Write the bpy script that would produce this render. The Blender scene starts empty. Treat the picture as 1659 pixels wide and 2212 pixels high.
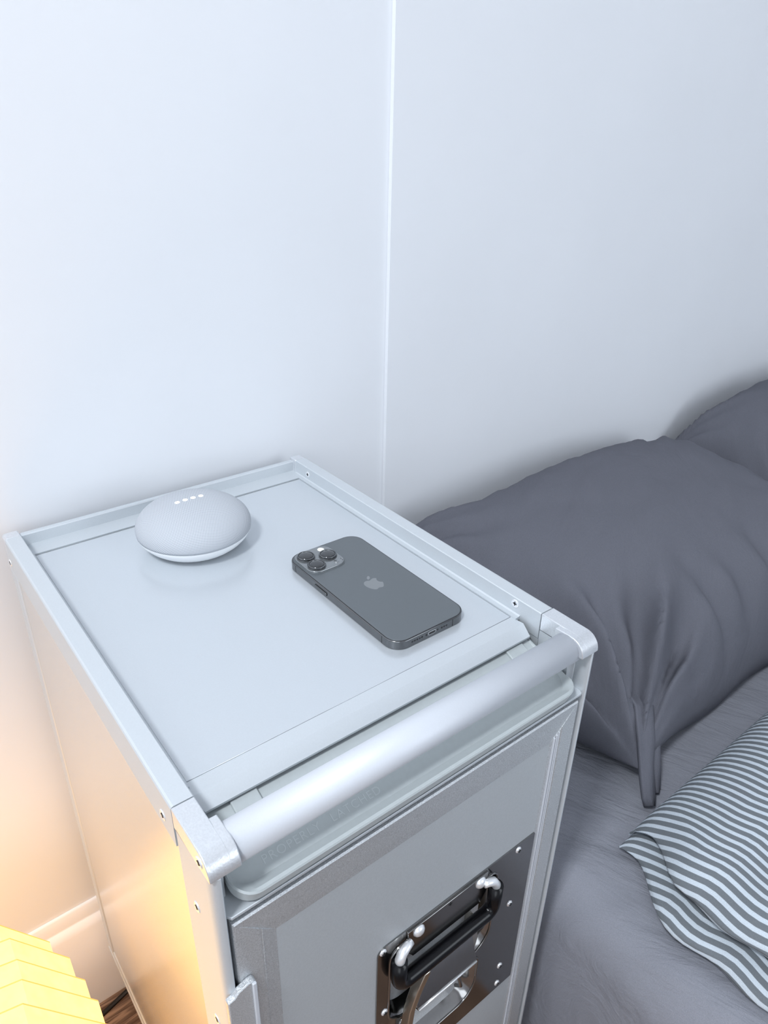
import bpy, bmesh, math, random
from mathutils import Vector, Matrix, noise
random.seed(7)
PI = math.pi
scene = bpy.context.scene
H = 0.694                     # height of the trolley's rails above the floor

# ------------------------------------------------------------------ camera
cam = bpy.data.cameras.new('camera')
cam.sensor_fit = 'HORIZONTAL'
cam.sensor_width = 36.0
cam.lens = 36.0 * 1562.16 / 1659.0
cam.clip_start = 0.01
camo = bpy.data.objects.new('camera', cam)
scene.collection.objects.link(camo)
R = Matrix(((0.78881521, -0.61429655, 0.0202564),
            (-0.27280013, -0.37945378, -0.88407857),
            (0.55077278, 0.69184867, -0.46689909)))
right, down, fwd = Vector(R[0]), Vector(R[1]), Vector(R[2])
M = Matrix((right, -down, -fwd)).transposed().to_4x4()
M.translation = Vector((-0.07698, -0.22526, 0.3121 + H))
camo.matrix_world = M
scene.camera = camo

# ------------------------------------------------------------------ light
world = bpy.data.worlds.new('world')
scene.world = world
world.use_nodes = True
world.node_tree.nodes['Background'].inputs[0].default_value = (0.75, 0.85, 1.0, 1)
world.node_tree.nodes['Background'].inputs[1].default_value = 0.3
scene.view_settings.view_transform = 'Standard'
scene.view_settings.look = 'None'
scene.view_settings.gamma = 1.0
scene.view_settings.use_curve_mapping = False
scene.view_settings.exposure = 0.0


def area(name, loc, target, sx, sy, power, color):
    l = bpy.data.lights.new(name, 'AREA')
    l.shape = 'RECTANGLE'
    l.size, l.size_y, l.energy, l.color = sx, sy, power, color
    o = bpy.data.objects.new(name, l)
    scene.collection.objects.link(o)
    o.location = loc
    o.rotation_euler = (Vector(target) - Vector(loc)).to_track_quat('-Z', 'Y').to_euler()
    return o


area('window_light', (-1.45, -1.75, 1.45), (0.2, 0.2, 0.75), 1.3, 1.2, 14, (0.86, 0.93, 1.0))
area('right_fill_light', (1.2, -2.3, 1.5), (0.8, 0.4, 0.9), 1.2, 1.2, 18, (0.86, 0.93, 1.0))  # added fill that brightens the right-hand wall, not an actual window
area('ceiling_light', (-0.92, -0.32, 2.42), (-0.1, -0.1, 0.5), 0.30, 0.30, 33, (0.90, 0.95, 1.0))

# ------------------------------------------------------------------ materials


def pr(name, col, rough=0.5, metal=0.0, spec=0.5, emis=None, estr=0.0, coat=0.0):
    m = bpy.data.materials.new(name)
    m.use_nodes = True
    b = m.node_tree.nodes['Principled BSDF']
    b.inputs['Base Color'].default_value = (*col, 1)
    b.inputs['Roughness'].default_value = rough
    b.inputs['Metallic'].default_value = metal
    b.inputs['Specular IOR Level'].default_value = spec
    b.inputs['Coat Weight'].default_value = coat
    if emis:
        b.inputs['Emission Color'].default_value = (*emis, 1)
        b.inputs['Emission Strength'].default_value = estr
    return m


def nt(m):
    return m.node_tree.nodes, m.node_tree.links, m.node_tree.nodes['Principled BSDF']


def add_noise(m, scale=50, amount=0.06, bump=0.0, bdist=0.001, stretch=(1, 1, 1), detail=3.0, rough_amt=0.0):
    """slight procedural variation of colour, relief and gloss"""
    n, l, b = nt(m)
    tc = n.new('ShaderNodeTexCoord')
    mp = n.new('ShaderNodeMapping')
    mp.inputs['Scale'].default_value = stretch
    no = n.new('ShaderNodeTexNoise')
    no.inputs['Scale'].default_value = scale
    no.inputs['Detail'].default_value = detail
    l.new(tc.outputs['Object'], mp.inputs[0])
    l.new(mp.outputs[0], no.inputs['Vector'])
    c = list(b.inputs['Base Color'].default_value)[:3]
    rp = n.new('ShaderNodeValToRGB')
    rp.color_ramp.elements[0].position = 0.3
    rp.color_ramp.elements[1].position = 0.7
    rp.color_ramp.elements[0].color = (*[x * (1 - amount) for x in c], 1)
    rp.color_ramp.elements[1].color = (*[min(1, x * (1 + amount)) for x in c], 1)
    l.new(no.outputs['Fac'], rp.inputs[0])
    l.new(rp.outputs[0], b.inputs['Base Color'])
    if bump:
        bp = n.new('ShaderNodeBump')
        bp.inputs['Strength'].default_value = bump
        bp.inputs['Distance'].default_value = bdist
        l.new(no.outputs['Fac'], bp.inputs['Height'])
        l.new(bp.outputs[0], b.inputs['Normal'])
    if rough_amt:
        r0 = b.inputs['Roughness'].default_value
        mr = n.new('ShaderNodeMapRange')
        mr.inputs['To Min'].default_value = r0 - rough_amt
        mr.inputs['To Max'].default_value = r0 + rough_amt
        l.new(no.outputs['Fac'], mr.inputs['Value'])
        l.new(mr.outputs[0], b.inputs['Roughness'])
    return m


M_wall = add_noise(pr('wall_paint', (0.79, 0.81, 0.845), 0.75, spec=0.2), 6, 0.012, 0.05, 0.002)
M_trim = add_noise(pr('baseboard_paint', (0.84, 0.84, 0.85), 0.45), 10, 0.012)
M_ceil = add_noise(pr('ceiling_paint', (0.85, 0.86, 0.88), 0.9), 8, 0.01)
M_top = add_noise(pr('satin_aluminium_top', (0.59, 0.625, 0.66), 0.25, 0.4), 900, 0.012)
M_rail = add_noise(pr('anodised_rail', (0.585, 0.62, 0.65), 0.5, 0.35), 900, 0.015)
M_side = add_noise(pr('side_panel_metal', (0.66, 0.655, 0.65), 0.27, 0.6), 160, 0.02, 0.0, stretch=(1, 6, 1))
M_cast = add_noise(pr('silver_paint_casting', (0.70, 0.72, 0.75), 0.34, 0.6), 900, 0.05, 0.25, 0.0004)
M_bar = add_noise(pr('anodised_bar', (0.60, 0.625, 0.67), 0.5, 0.15), 900, 0.012)
M_plast = add_noise(pr('grey_green_plastic', (0.47, 0.51, 0.52), 0.45), 300, 0.02, 0.04, 0.0004)
M_door = add_noise(pr('grey_door_laminate', (0.45, 0.475, 0.495), 0.45, 0.15), 900, 0.04, 0.06, 0.0004)
M_dframe = add_noise(pr('clear_anodised_frame', (0.565, 0.585, 0.605), 0.38, 0.5), 1300, 0.2, 0.6, 0.0006)
M_steel = add_noise(pr('polished_steel', (0.29, 0.285, 0.28), 0.15, 1.0), 500, 0.03, 0.02, 0.0003)
M_brush = add_noise(pr('warm_steel', (0.62, 0.59, 0.52), 0.24, 1.0), 400, 0.03)
M_rivet = pr('bright_rivet', (0.92, 0.93, 0.95), 0.25, 0.6)
M_black = pr('black_handle_rubber', (0.003, 0.003, 0.004), 0.22, spec=0.3)
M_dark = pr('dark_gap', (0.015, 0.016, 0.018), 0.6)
M_lens = pr('lens_black', (0.006, 0.007, 0.009), 0.05, coat=1.0)
M_pback = add_noise(pr('frosted_graphite_glass', (0.150, 0.166, 0.178), 0.34, 0.45), 3000, 0.06)
M_pframe = add_noise(pr('graphite_steel', (0.19, 0.195, 0.20), 0.14, 1.0), 60, 0.06)
M_pcam = pr('glossy_camera_glass', (0.25, 0.265, 0.275), 0.1, 0.6, coat=0.6)
M_plogo = pr('mirror_emblem', (0.29, 0.305, 0.315), 0.42, 0.6)
M_pflash = pr('flash_lens', (0.85, 0.83, 0.76), 0.3)
M_white = pr('white_plastic_shell', (0.86, 0.88, 0.90), 0.35)
M_led = pr('white_led', (1, 1, 1), 0.4, emis=(1, 1, 1), estr=1.6)
M_pillow = add_noise(pr('slate_cotton', (0.120, 0.123, 0.146), 0.9, spec=0.15), 1400, 0.10, 0.25, 0.0006)
M_sheet = add_noise(pr('grey_cotton_sheet', (0.250, 0.257, 0.292), 0.88, spec=0.15), 1400, 0.10, 0.25, 0.0006)


def add_creases(m, rotz, stretch, scale, dist):
    """long soft cloth creases as relief, chained in front of the weave bump"""
    n, l, b = nt(m)
    old = b.inputs['Normal'].links[0].from_node
    tc = n.new('ShaderNodeTexCoord')
    mp = n.new('ShaderNodeMapping')
    mp.inputs['Rotation'].default_value = (0, 0, rotz)
    mp2 = n.new('ShaderNodeMapping')
    mp2.inputs['Scale'].default_value = stretch
    no = n.new('ShaderNodeTexNoise')
    no.inputs['Scale'].default_value = scale
    no.inputs['Detail'].default_value = 5
    no.inputs['Roughness'].default_value = 0.6
    no.inputs['Distortion'].default_value = 0.7
    bp = n.new('ShaderNodeBump')
    bp.inputs['Strength'].default_value = 0.9
    bp.inputs['Distance'].default_value = dist
    l.new(tc.outputs['Object'], mp.inputs[0])
    l.new(mp.outputs[0], mp2.inputs[0])
    l.new(mp2.outputs[0], no.inputs['Vector'])
    l.new(no.outputs['Fac'], bp.inputs['Height'])
    l.new(bp.outputs[0], old.inputs['Normal'])


add_creases(M_sheet, 1.2, (1.0, 4.5, 1.5), 7, 0.006)
add_creases(M_pillow, -0.6, (1.0, 2.2, 1.0), 9, 0.004)
M_black_strip = pr('black_strip', (0.012, 0.010, 0.009), 0.5)


def speaker_fabric():
    m = pr('speaker_knit', (0.7, 0.72, 0.76), 0.8, spec=0.2)
    n, l, b = nt(m)
    tc = n.new('ShaderNodeUVMap')
    tc.uv_map = 'knit'
    mp = n.new('ShaderNodeMapping')
    mp.inputs['Rotation'].default_value = (0, 0, 0.35)
    l.new(tc.outputs[0], mp.inputs[0])
    sx = n.new('ShaderNodeSeparateXYZ')
    l.new(mp.outputs[0], sx.inputs[0])
    out = []
    for ax in ('X', 'Y'):
        mu = n.new('ShaderNodeMath'); mu.operation = 'MULTIPLY'; mu.inputs[1].default_value = 2 * PI / 0.00135
        si = n.new('ShaderNodeMath'); si.operation = 'SINE'
        l.new(sx.outputs[ax], mu.inputs[0]); l.new(mu.outputs[0], si.inputs[0]); out.append(si)
    pm = n.new('ShaderNodeMath'); pm.operation = 'ADD'
    l.new(out[0].outputs[0], pm.inputs[0]); l.new(out[1].outputs[0], pm.inputs[1])
    rp = n.new('ShaderNodeValToRGB')
    rp.color_ramp.elements[0].position = 0.15; rp.color_ramp.elements[0].color = (0.51, 0.535, 0.575, 1)
    rp.color_ramp.elements[1].position = 0.95; rp.color_ramp.elements[1].color = (0.19, 0.205, 0.23, 1)
    hf = n.new('ShaderNodeMath'); hf.operation = 'MULTIPLY'; hf.inputs[1].default_value = 0.5
    l.new(pm.outputs[0], hf.inputs[0]); l.new(hf.outputs[0], rp.inputs[0])
    l.new(rp.outputs[0], b.inputs['Base Color'])
    return m


M_knit = speaker_fabric()


def stripes_mat():
    m = pr('striped_cotton', (0.8, 0.85, 0.9), 0.85, spec=0.15)
    n, l, b = nt(m)
    uv = n.new('ShaderNodeUVMap'); uv.uv_map = 'stripes'
    sx = n.new('ShaderNodeSeparateXYZ')
    l.new(uv.outputs[0], sx.inputs[0])
    fr = n.new('ShaderNodeMath'); fr.operation = 'FRACT'
    l.new(sx.outputs['X'], fr.inputs[0])
    rp = n.new('ShaderNodeValToRGB')
    cr = rp.color_ramp
    g, w = (0.195, 0.215, 0.235, 1), (0.66, 0.73, 0.80, 1)
    cr.elements[0].position = 0.0; cr.elements[0].color = g
    cr.elements[1].position = 0.53; cr.elements[1].color = g
    for p_, c_ in ((0.57, w), (0.96, w), (1.0, g)):
        e = cr.elements.new(p_); e.color = c_
    l.new(fr.outputs[0], rp.inputs[0])
    tc = n.new('ShaderNodeTexCoord')
    no = n.new('ShaderNodeTexNoise'); no.inputs['Scale'].default_value = 1500
    l.new(tc.outputs['Object'], no.inputs['Vector'])
    mx = n.new('ShaderNodeMixRGB'); mx.blend_type = 'MULTIPLY'; mx.inputs[0].default_value = 0.35
    l.new(rp.outputs[0], mx.inputs[1]); l.new(no.outputs['Fac'], mx.inputs[2])
    br = n.new('ShaderNodeBrightContrast'); br.inputs['Bright'].default_value = 0.0
    l.new(mx.outputs[0], br.inputs['Color']); l.new(br.outputs[0], b.inputs['Base Color'])
    return m


M_stripe = stripes_mat()


def wood_mat():
    m = pr('brown_wood', (0.2, 0.12, 0.08), 0.5)
    n, l, b = nt(m)
    tc = n.new('ShaderNodeTexCoord')
    mp = n.new('ShaderNodeMapping'); mp.inputs['Scale'].default_value = (1.2, 14, 1)
    no = n.new('ShaderNodeTexNoise'); no.inputs['Scale'].default_value = 14; no.inputs['Detail'].default_value = 6
    no.inputs['Distortion'].default_value = 1.2
    l.new(tc.outputs['Object'], mp.inputs[0]); l.new(mp.outputs[0], no.inputs['Vector'])
    rp = n.new('ShaderNodeValToRGB')
    cr = rp.color_ramp
    cr.elements[0].position = 0.35; cr.elements[0].color = (0.10, 0.055, 0.035, 1)
    cr.elements[1].position = 0.66; cr.elements[1].color = (0.40, 0.27, 0.19, 1)
    e = cr.elements.new(0.52); e.color = (0.19, 0.12, 0.085, 1)
    l.new(no.outputs['Fac'], rp.inputs[0]); l.new(rp.outputs[0], b.inputs['Base Color'])
    bp = n.new('ShaderNodeBump'); bp.inputs['Strength'].default_value = 0.3; bp.inputs['Distance'].default_value = 0.001
    l.new(no.outputs['Fac'], bp.inputs['Height']); l.new(bp.outputs[0], b.inputs['Normal'])
    return m


M_wood = wood_mat()


def paper_mat():
    m = pr('lit_paper', (0.55, 0.36, 0.12), 0.8, emis=(1.0, 0.55, 0.16), estr=2.3)
    n, l, b = nt(m)
    tc = n.new('ShaderNodeTexCoord')
    no = n.new('ShaderNodeTexNoise'); no.inputs['Scale'].default_value = 70; no.inputs['Detail'].default_value = 4
    l.new(tc.outputs['Object'], no.inputs['Vector'])
    rp = n.new('ShaderNodeValToRGB')
    rp.color_ramp.elements[0].position = 0.3; rp.color_ramp.elements[0].color = (1.0, 0.51, 0.14, 1)
    rp.color_ramp.elements[1].position = 0.7; rp.color_ramp.elements[1].color = (1.0, 0.58, 0.18, 1)
    l.new(no.outputs['Fac'], rp.inputs[0]); l.new(rp.outputs[0], b.inputs['Emission Color'])
    return m


M_paper = paper_mat()
M_paper_edge = pr('lit_paper_edge', (0.5, 0.3, 0.1), 0.8, emis=(1.0, 0.52, 0.12), estr=0.9)

# ------------------------------------------------------------------ helpers
ORG = {}


def link(o):
    scene.collection.objects.link(o)


def obj(name, bm, mat, parent=None, smooth=False, bevel=0.0, seg=2, angle=None, kind=None, label=None):
    """bm is in world coordinates; a child's vertices are moved to its thing's origin"""
    off = Vector((0, 0, 0))
    if parent is not None:
        off = ORG[parent.name]
    for v in bm.verts:
        v.co -= off
    me = bpy.data.meshes.new(name)
    bmesh.ops.recalc_face_normals(bm, faces=bm.faces[:])
    bm.to_mesh(me)
    bm.free()
    mats = mat if isinstance(mat, (list, tuple)) else [mat]
    for m_ in mats:
        me.materials.append(m_)
    if smooth:
        for p in me.polygons:
            p.use_smooth = True
        if angle is not None:
            me.set_sharp_from_angle(angle=math.radians(angle))
    o = bpy.data.objects.new(name, me)
    link(o)
    if bevel:
        md = o.modifiers.new('bevel', 'BEVEL')
        md.width = bevel
        md.segments = seg
        md.limit_method = 'ANGLE'
        md.angle_limit = math.radians(35)
        md.harden_normals = False
        for p in me.polygons:
            p.use_smooth = True
        me.set_sharp_from_angle(angle=math.radians(30))
    if parent is not None:
        o.parent = parent
    ORG[o.name] = off.copy()
    if kind:
        o['kind'] = kind
    if label:
        o['label'] = label
    return o


def thing(name, loc, label, cat, group=None):
    o = bpy.data.objects.new(name, None)
    link(o)
    o.empty_display_size = 0.05
    o.location = loc
    ORG[o.name] = Vector(loc)
    o['label'] = label
    o['category'] = cat
    if group:
        o['group'] = group
    return o


def tag(o, label, cat, group=None):
    o['label'] = label
    o['category'] = cat
    if group:
        o['group'] = group
    return o


def Z(z):
    return z + H


def box(bm, x0, x1, y0, y1, z0, z1, mi=0):
    """z relative to rail top"""
    vs = [bm.verts.new((x, y, z + H)) for z in (z0, z1) for y in (y0, y1) for x in (x0, x1)]
    for f in ((0, 1, 3, 2), (4, 5, 7, 6), (0, 1, 5, 4), (2, 3, 7, 6), (0, 2, 6, 4), (1, 3, 7, 5)):
        fc = bm.faces.new([vs[i] for i in f])
        fc.material_index = mi


def bx(*a):
    bm = bmesh.new()
    box(bm, *a)
    return bm


def prism(bm, pts, axis, a, b, mi=0):
    """extrude polygon pts (2D) along axis from a to b; z values relative to rail top"""
    def mk(p, t):
        if axis == 'x':
            return (t, p[0], p[1] + H)
        if axis == 'y':
            return (p[0], t, p[1] + H)
        return (p[0], p[1], t + H)
    va = [bm.verts.new(mk(p, a)) for p in pts]
    vb = [bm.verts.new(mk(p, b)) for p in pts]
    n = len(pts)
    fs = [bm.faces.new(va), bm.faces.new(vb[::-1])]
    for i in range(n):
        fs.append(bm.faces.new((va[i], va[(i + 1) % n], vb[(i + 1) % n], vb[i])))
    for f in fs:
        f.material_index = mi


def tube(bm, path, r, n=14, cap=True, mi=0):
    path = [Vector(p) for p in path]
    rings = []
    up = None
    for i, p in enumerate(path):
        t = (path[min(i + 1, len(path) - 1)] - path[max(i - 1, 0)]).normalized()
        if up is None:
            up = Vector((0, 0, 1)) if abs(t.z) < 0.9 else Vector((0, 1, 0))
        s = t.cross(up).normalized()
        up = s.cross(t).normalized()
        rr = r[i] if isinstance(r, (list, tuple)) else r
        rings.append([bm.verts.new(p + rr * (math.cos(2 * PI * k / n) * s + math.sin(2 * PI * k / n) * up)) for k in range(n)])
    fs = []
    for a, b in zip(rings, rings[1:]):
        for k in range(n):
            fs.append(bm.faces.new((a[k], a[(k + 1) % n], b[(k + 1) % n], b[k])))
    if cap:
        fs.append(bm.faces.new(rings[0])); fs.append(bm.faces.new(rings[-1][::-1]))
    for f in fs:
        f.material_index = mi
        f.smooth = True


def lathe(bm, prof, c, axis='z', n=32, mi=0):
    """prof = (radius, height) pairs, c = centre in world coordinates"""
    rings = []
    for r, h in prof:
        ring = []
        for k in range(n):
            a = 2 * PI * k / n
            u, v = r * math.cos(a), r * math.sin(a)
            if axis == 'z':
                q = (u, v, h)
            elif axis == 'y':
                q = (u, -h, v)       # h grows towards the camera side (-y)
            elif axis == '-x':
                q = (-h, u, v)
            else:
                q = (h, u, v)
            ring.append(bm.verts.new(Vector(c) + Vector(q)))
        rings.append(ring)
    for a, b in zip(rings, rings[1:]):
        for k in range(n):
            f = bm.faces.new((a[k], a[(k + 1) % n], b[(k + 1) % n], b[k]))
            f.material_index = mi
    f = bm.faces.new(rings[0]); f.material_index = mi
    f = bm.faces.new(rings[-1][::-1]); f.material_index = mi
    bm.verts.index_update()


def rrect(x0, x1, y0, y1, r, n=6):
    """rounded rectangle outline; r may be a 4-tuple (x1y1, x0y1, x0y0, x1y0)"""
    rs = r if isinstance(r, (list, tuple)) else (r, r, r, r)
    pts = []
    for (cx, cy, a0, rr) in ((x1, y1, 0, rs[0]), (x0, y1, 90, rs[1]), (x0, y0, 180, rs[2]), (x1, y0, 270, rs[3])):
        sx = -1 if cx == x1 else 1
        sy = -1 if cy == y1 else 1
        ox, oy = cx + sx * rr, cy + sy * rr
        if rr <= 1e-6:
            pts.append((cx, cy))
            continue
        for k in range(n + 1):
            a = math.radians(a0 + 90 * k / n)
            pts.append((ox + rr * math.cos(a), oy + rr * math.sin(a)))
    return pts


def holed_plate(bm, outer, holes, y0, y1, mi=0):
    """flat plate in the XZ plane with holes, thickness y0..y1"""
    loops = [outer] + holes
    for y in (y0, y1):
        edges = []
        for lp in loops:
            vs = [bm.verts.new((p[0], y, p[1] + H)) for p in lp]
            edges += [bm.edges.new((vs[i], vs[(i + 1) % len(vs)])) for i in range(len(vs))]
        bmesh.ops.triangle_fill(bm, use_beauty=True, edges=edges)
    for lp in loops:
        n = len(lp)
        for i in range(n):
            p, q = lp[i], lp[(i + 1) % n]
            bm.faces.new([bm.verts.new(c) for c in ((p[0], y0, p[1] + H), (q[0], y0, q[1] + H), (q[0], y1, q[1] + H), (p[0], y1, p[1] + H))])
    bmesh.ops.remove_doubles(bm, verts=bm.verts[:], dist=1e-6)
    for f in bm.faces:
        f.material_index = mi


def text_mesh(name, body, size, mat, parent, origin, xdir, ydir, extrude=0.0002, spacing=1.0):
    c = bpy.data.curves.new(name, 'FONT')
    c.body = body
    c.size = size
    c.extrude = extrude
    c.space_character = spacing
    c.space_word = 1.4
    tmp = bpy.data.objects.new('tmp_text', c)
    link(tmp)
    dg = bpy.context.evaluated_depsgraph_get()
    me = bpy.data.meshes.new_from_object(tmp.evaluated_get(dg))
    bpy.data.objects.remove(tmp)
    me.name = name
    xd, yd = Vector(xdir).normalized(), Vector(ydir).normalized()
    zd = xd.cross(yd)
    off = ORG[parent.name]
    for v in me.vertices:
        v.co = Vector(origin) - off + xd * v.co.x + yd * v.co.y + zd * v.co.z
    me.materials.clear()
    me.materials.append(mat)
    o = bpy.data.objects.new(name, me)
    link(o)
    o.parent = parent
    return o


def fbm(p, sc, oct=3):
    v, a, f = 0.0, 1.0, sc
    for _ in range(oct):
        v += a * noise.noise(Vector(p) * f)
        a *= 0.5
        f *= 2.0
    return v


def sstep(a, b, x):
    t = max(0.0, min(1.0, (x - a) / (b - a)))
    return t * t * (3 - 2 * t)


def grid_mesh(bm, rows, close_u=False, mi=0):
    """rows of coordinate tuples -> quads; returns vertex rows"""
    vr = [[bm.verts.new(c) for c in row] for row in rows]
    for a, b in zip(vr, vr[1:]):
        m = len(a)
        for k in range(m if close_u else m - 1):
            f = bm.faces.new((a[k], a[(k + 1) % m], b[(k + 1) % m], b[k]))
            f.smooth = True
            f.material_index = mi
    return vr


# ------------------------------------------------------------------ room
WX0, WX1, WY0, WY1, CH = -1.75, 2.4, -2.5, 0.42, 2.5
PX, PY = 0.433, 0.415          # the wall steps forward by WY1 - PY behind the bed, from PX on
FZ = -H

b = bmesh.new()
box(b, WX0 - 0.1, PX + 0.0, WY1, WY1 + 0.20, FZ, CH - H)
obj('wall_back', b, M_wall, kind='structure')
b = bmesh.new()
box(b, PX, WX1 + 0.1, PY, WY1 + 0.20, FZ, CH - H)
obj('wall_back_projection', b, M_wall, kind='structure')
obj('wall_left', bx(WX0 - 0.1, WX0, WY0, WY1, FZ, CH - H), M_wall, kind='structure')
obj('wall_right', bx(WX1, WX1 + 0.1, WY0, PY, FZ, CH - H), M_wall, kind='structure')
obj('wall_front', bx(WX0 - 0.1, WX1 + 0.1, WY0 - 0.1, WY0, FZ, CH - H), M_wall, kind='structure')
obj('ceiling', bx(WX0 - 0.1, WX1 + 0.1, WY0 - 0.1, WY1 + 0.20, CH - H, CH - H + 0.1), M_ceil, kind='structure')

# baseboard: tall board with a stepped, rounded top
b = bmesh.new()
prism(b, [(WY1, FZ), (WY1 - 0.014, FZ), (WY1 - 0.014, FZ + 0.148), (WY1 - 0.011, FZ + 0.156), (WY1 - 0.007, FZ + 0.160),
          (WY1 - 0.006, FZ + 0.172), (WY1 - 0.0035, FZ + 0.178), (WY1, FZ + 0.179)], 'x', WX0, PX)
obj('baseboard_back', b, M_trim, kind='structure', bevel=0.001)
b = bmesh.new()
prism(b, [(WX0, FZ), (WX0 + 0.014, FZ), (WX0 + 0.014, FZ + 0.148), (WX0 + 0.007, FZ + 0.160), (WX0, FZ + 0.179)], 'y', WY0, WY1 - 0.014)
obj('baseboard_left', b, M_trim, kind='structure')

# floor: sub-floor plus planks laid one by one, running along x
fl = obj('floor', bx(WX0, WX1, WY0, WY1, FZ - 0.06, FZ - 0.004), M_dark, kind='structure')
for j in range(23):
    y1 = WY1 - 0.002 - j * 0.128
    y0 = y1 - 0.1265
    if y0 < WY0:
        break
    x = WX0 - random.random() * 0.9
    while x < WX1:
        x2 = x + 1.1 + random.random() * 0.2
        xa, xb = max(x, WX0), min(x2 - 0.0015, WX1)
        if xb - xa > 0.05:
            bb = bmesh.new()
            box(bb, xa, xb, y0, y1, FZ - 0.004, FZ)
            obj('plank', bb, M_wood, fl, bevel=0.0006, seg=1)
        x = x2

# ------------------------------------------------------------------ trolley
W, D = 0.300, 0.396
RW = 0.0131                    # rail width
RH = -0.030                    # lower edge of the side rails
trol = thing('trolley', (0.15, 0.198, 0.0), 'silver aluminium galley trolley used as bedside table, latched front door', 'trolley')
BOT = -0.575

# side panels (thin reflective sheets) with the framing posts
for side in (0, 1):
    s = 1 if side == 0 else -1
    X = lambda v: v if side == 0 else W - v

    def sbox(bm, x0, x1, *rest):
        a, c = sorted((X(x0), X(x1)))
        box(bm, a, c, *rest)

    b = bmesh.new()
    sbox(b, 0.0012, 0.0045, 0.036, 0.372, BOT + 0.012, RH + 0.0006)
    sp = obj('side_panel', b, M_side, trol)
    # front post: rounded front edge
    b = bmesh.new()
    prof = [(X(0.0), 0.0405), (X(0.0), 0.0065)]
    for k in range(1, 8):
        a = math.radians(180 + 90 * k / 8)
        prof.append((X(0.0058 + 0.0058 * math.cos(a)), 0.0065 + 0.0065 * math.sin(a)))
    prof += [(X(0.0058), 0.0), (X(0.0072), 0.003), (X(0.0072), 0.012), (X(0.0125), 0.014), (X(0.0125), 0.022), (X(0.0045), 0.024), (X(0.0045), 0.0405)]
    prism(b, prof, 'z', BOT, -0.0128)
    fp = obj('front_post', b, M_rail, trol, bevel=0.0004, seg=2)
    # guide strip inside the opening under the bar
    b = bmesh.new()
    sbox(b, 0.0072, 0.0105, 0.0155, 0.034, -0.046, -0.0145)
    obj('guide_strip', b, M_rail, trol, bevel=0.0005)
    # rear post
    b = bmesh.new()
    sbox(b, 0.0, 0.010, 0.372, D - 0.004, BOT, RH + 0.0002)
    obj('rear_post', b, M_rail, trol, bevel=0.002, seg=3)
    # bottom runner with the bright double edge
    b = bmesh.new()
    sbox(b, -0.0008, 0.009, 0.0, D - 0.004, BOT - 0.008, BOT)
    sbox(b, 0.0, 0.008, 0.03, 0.372, BOT, BOT + 0.0125)
    obj('bottom_runner', b, M_rail, trol, bevel=0.001)

    # raised side rail with a small ledge carrying the top panel
    b = bmesh.new()
    yR0, yR1 = 0.0432, 0.385
    pts = [(X(0.0), RH), (X(0.0), -0.0016), (X(0.0006), -0.0005), (X(0.0018), 0.0), (X(RW - 0.0006), 0.0), (X(RW), -0.0006),
           (X(RW), -0.0225), (X(RW - 0.0007), -0.0232), (X(RW - 0.0007), -0.0300)]
    prism(b, pts, 'y', yR0 + 0.0002, yR1 - 0.0003)
    rl = obj('side_rail', b, M_rail, trol)
    b = bmesh.new()
    prism(b, [(X(RW), -0.0128), (X(RW + 0.0012), -0.0136), (X(0.0178), -0.0138), (X(0.0178), -0.0165), (X(RW), -0.0165)], 'y', 0.0625, yR1 - 0.0003)
    obj('panel_ledge', b, M_rail, trol)
    # rear corner block, rounded
    b = bmesh.new()
    ol = [(X(0.0), RH), (X(0.0), -0.002), (X(0.002), 0.0), (X(RW - 0.0008), 0.0), (X(RW), -0.0008), (X(RW), RH)]
    prism(b, ol, 'y', yR1, D)
    obj('rear_corner_block', b, M_cast, trol, bevel=0.0022, seg=3)
    # front corner casting: L-shaped, rounded over the front
    b = bmesh.new()
    rr = 0.0115
    side_prof = [(0.0430, -0.0146), (0.0430, 0.0)]
    for k in range(0, 11):
        a = math.radians(90 + 90 * k / 10)
        side_prof.append((rr + rr * math.cos(a), -rr + rr * math.sin(a)))
    side_prof += [(0.0, -0.0128), (0.006, -0.0132)]
    a, c = sorted((X(0.0), X(RW)))
    prism(b, side_prof, 'x', a, c)
    # boss that grips the bar
    boss = [(0.0262, -0.0006), (0.0190, -0.00005)]
    for k in range(0, 11):
        a_ = math.radians(90 + 90 * k / 10)
        boss.append((rr + (rr - 0.00005) * math.cos(a_), -rr + (rr - 0.00005) * math.sin(a_)))
    boss += [(0.00005, -0.0127), (0.006, -0.0131), (0.012, -0.0200), (0.0262, -0.0200)]
    a, c = sorted((X(RW - 0.006), X(0.0176)))
    prism(b, boss, 'x', a, c)
    obj('corner_casting', b, M_cast, trol, bevel=0.0007, seg=3)

    # inner side plate below the casting (closes the recess behind the bar)
    b = bmesh.new()
    sbox(b, 0.0046, 0.0126, 0.0245, 0.0430, -0.060, -0.0150)
    obj('inner_plate', b, M_rail, trol)
    # notched corner plate beside the lip of the top
    b = bmesh.new()
    sbox(b, 0.0046, RW - 0.0010, 0.0434, 0.062, -0.060, -0.0302)
    obj('corner_gusset', b, M_rail, trol)

    # screws
    def screw(c, axis, r, flip=False):
        bm = bmesh.new()
        ax = axis
        lathe(bm, [(r * 1.02, 0.0), (r, 0.0004), (r * 0.9, 0.0006), (r * 0.30, 0.0004)], c, ax, 24)
        d = 0.0007
        for (p, q) in ((r * 0.5, r * 0.12), (r * 0.12, r * 0.5)):
            if ax in ('x', '-x'):
                sg = 1 if ax == 'x' else -1
                x0, x1 = sorted((c[0] + sg * 0.0003, c[0] + sg * d))
                box(bm, x0, x1, c[1] - p, c[1] + p, c[2] - H - q, c[2] - H + q, 1)
        return obj('screw', bm, [M_rivet, M_dark], trol, smooth=False)

    ax_out = '-x' if side == 0 else 'x'
    ax_in = 'x' if side == 0 else '-x'
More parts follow.
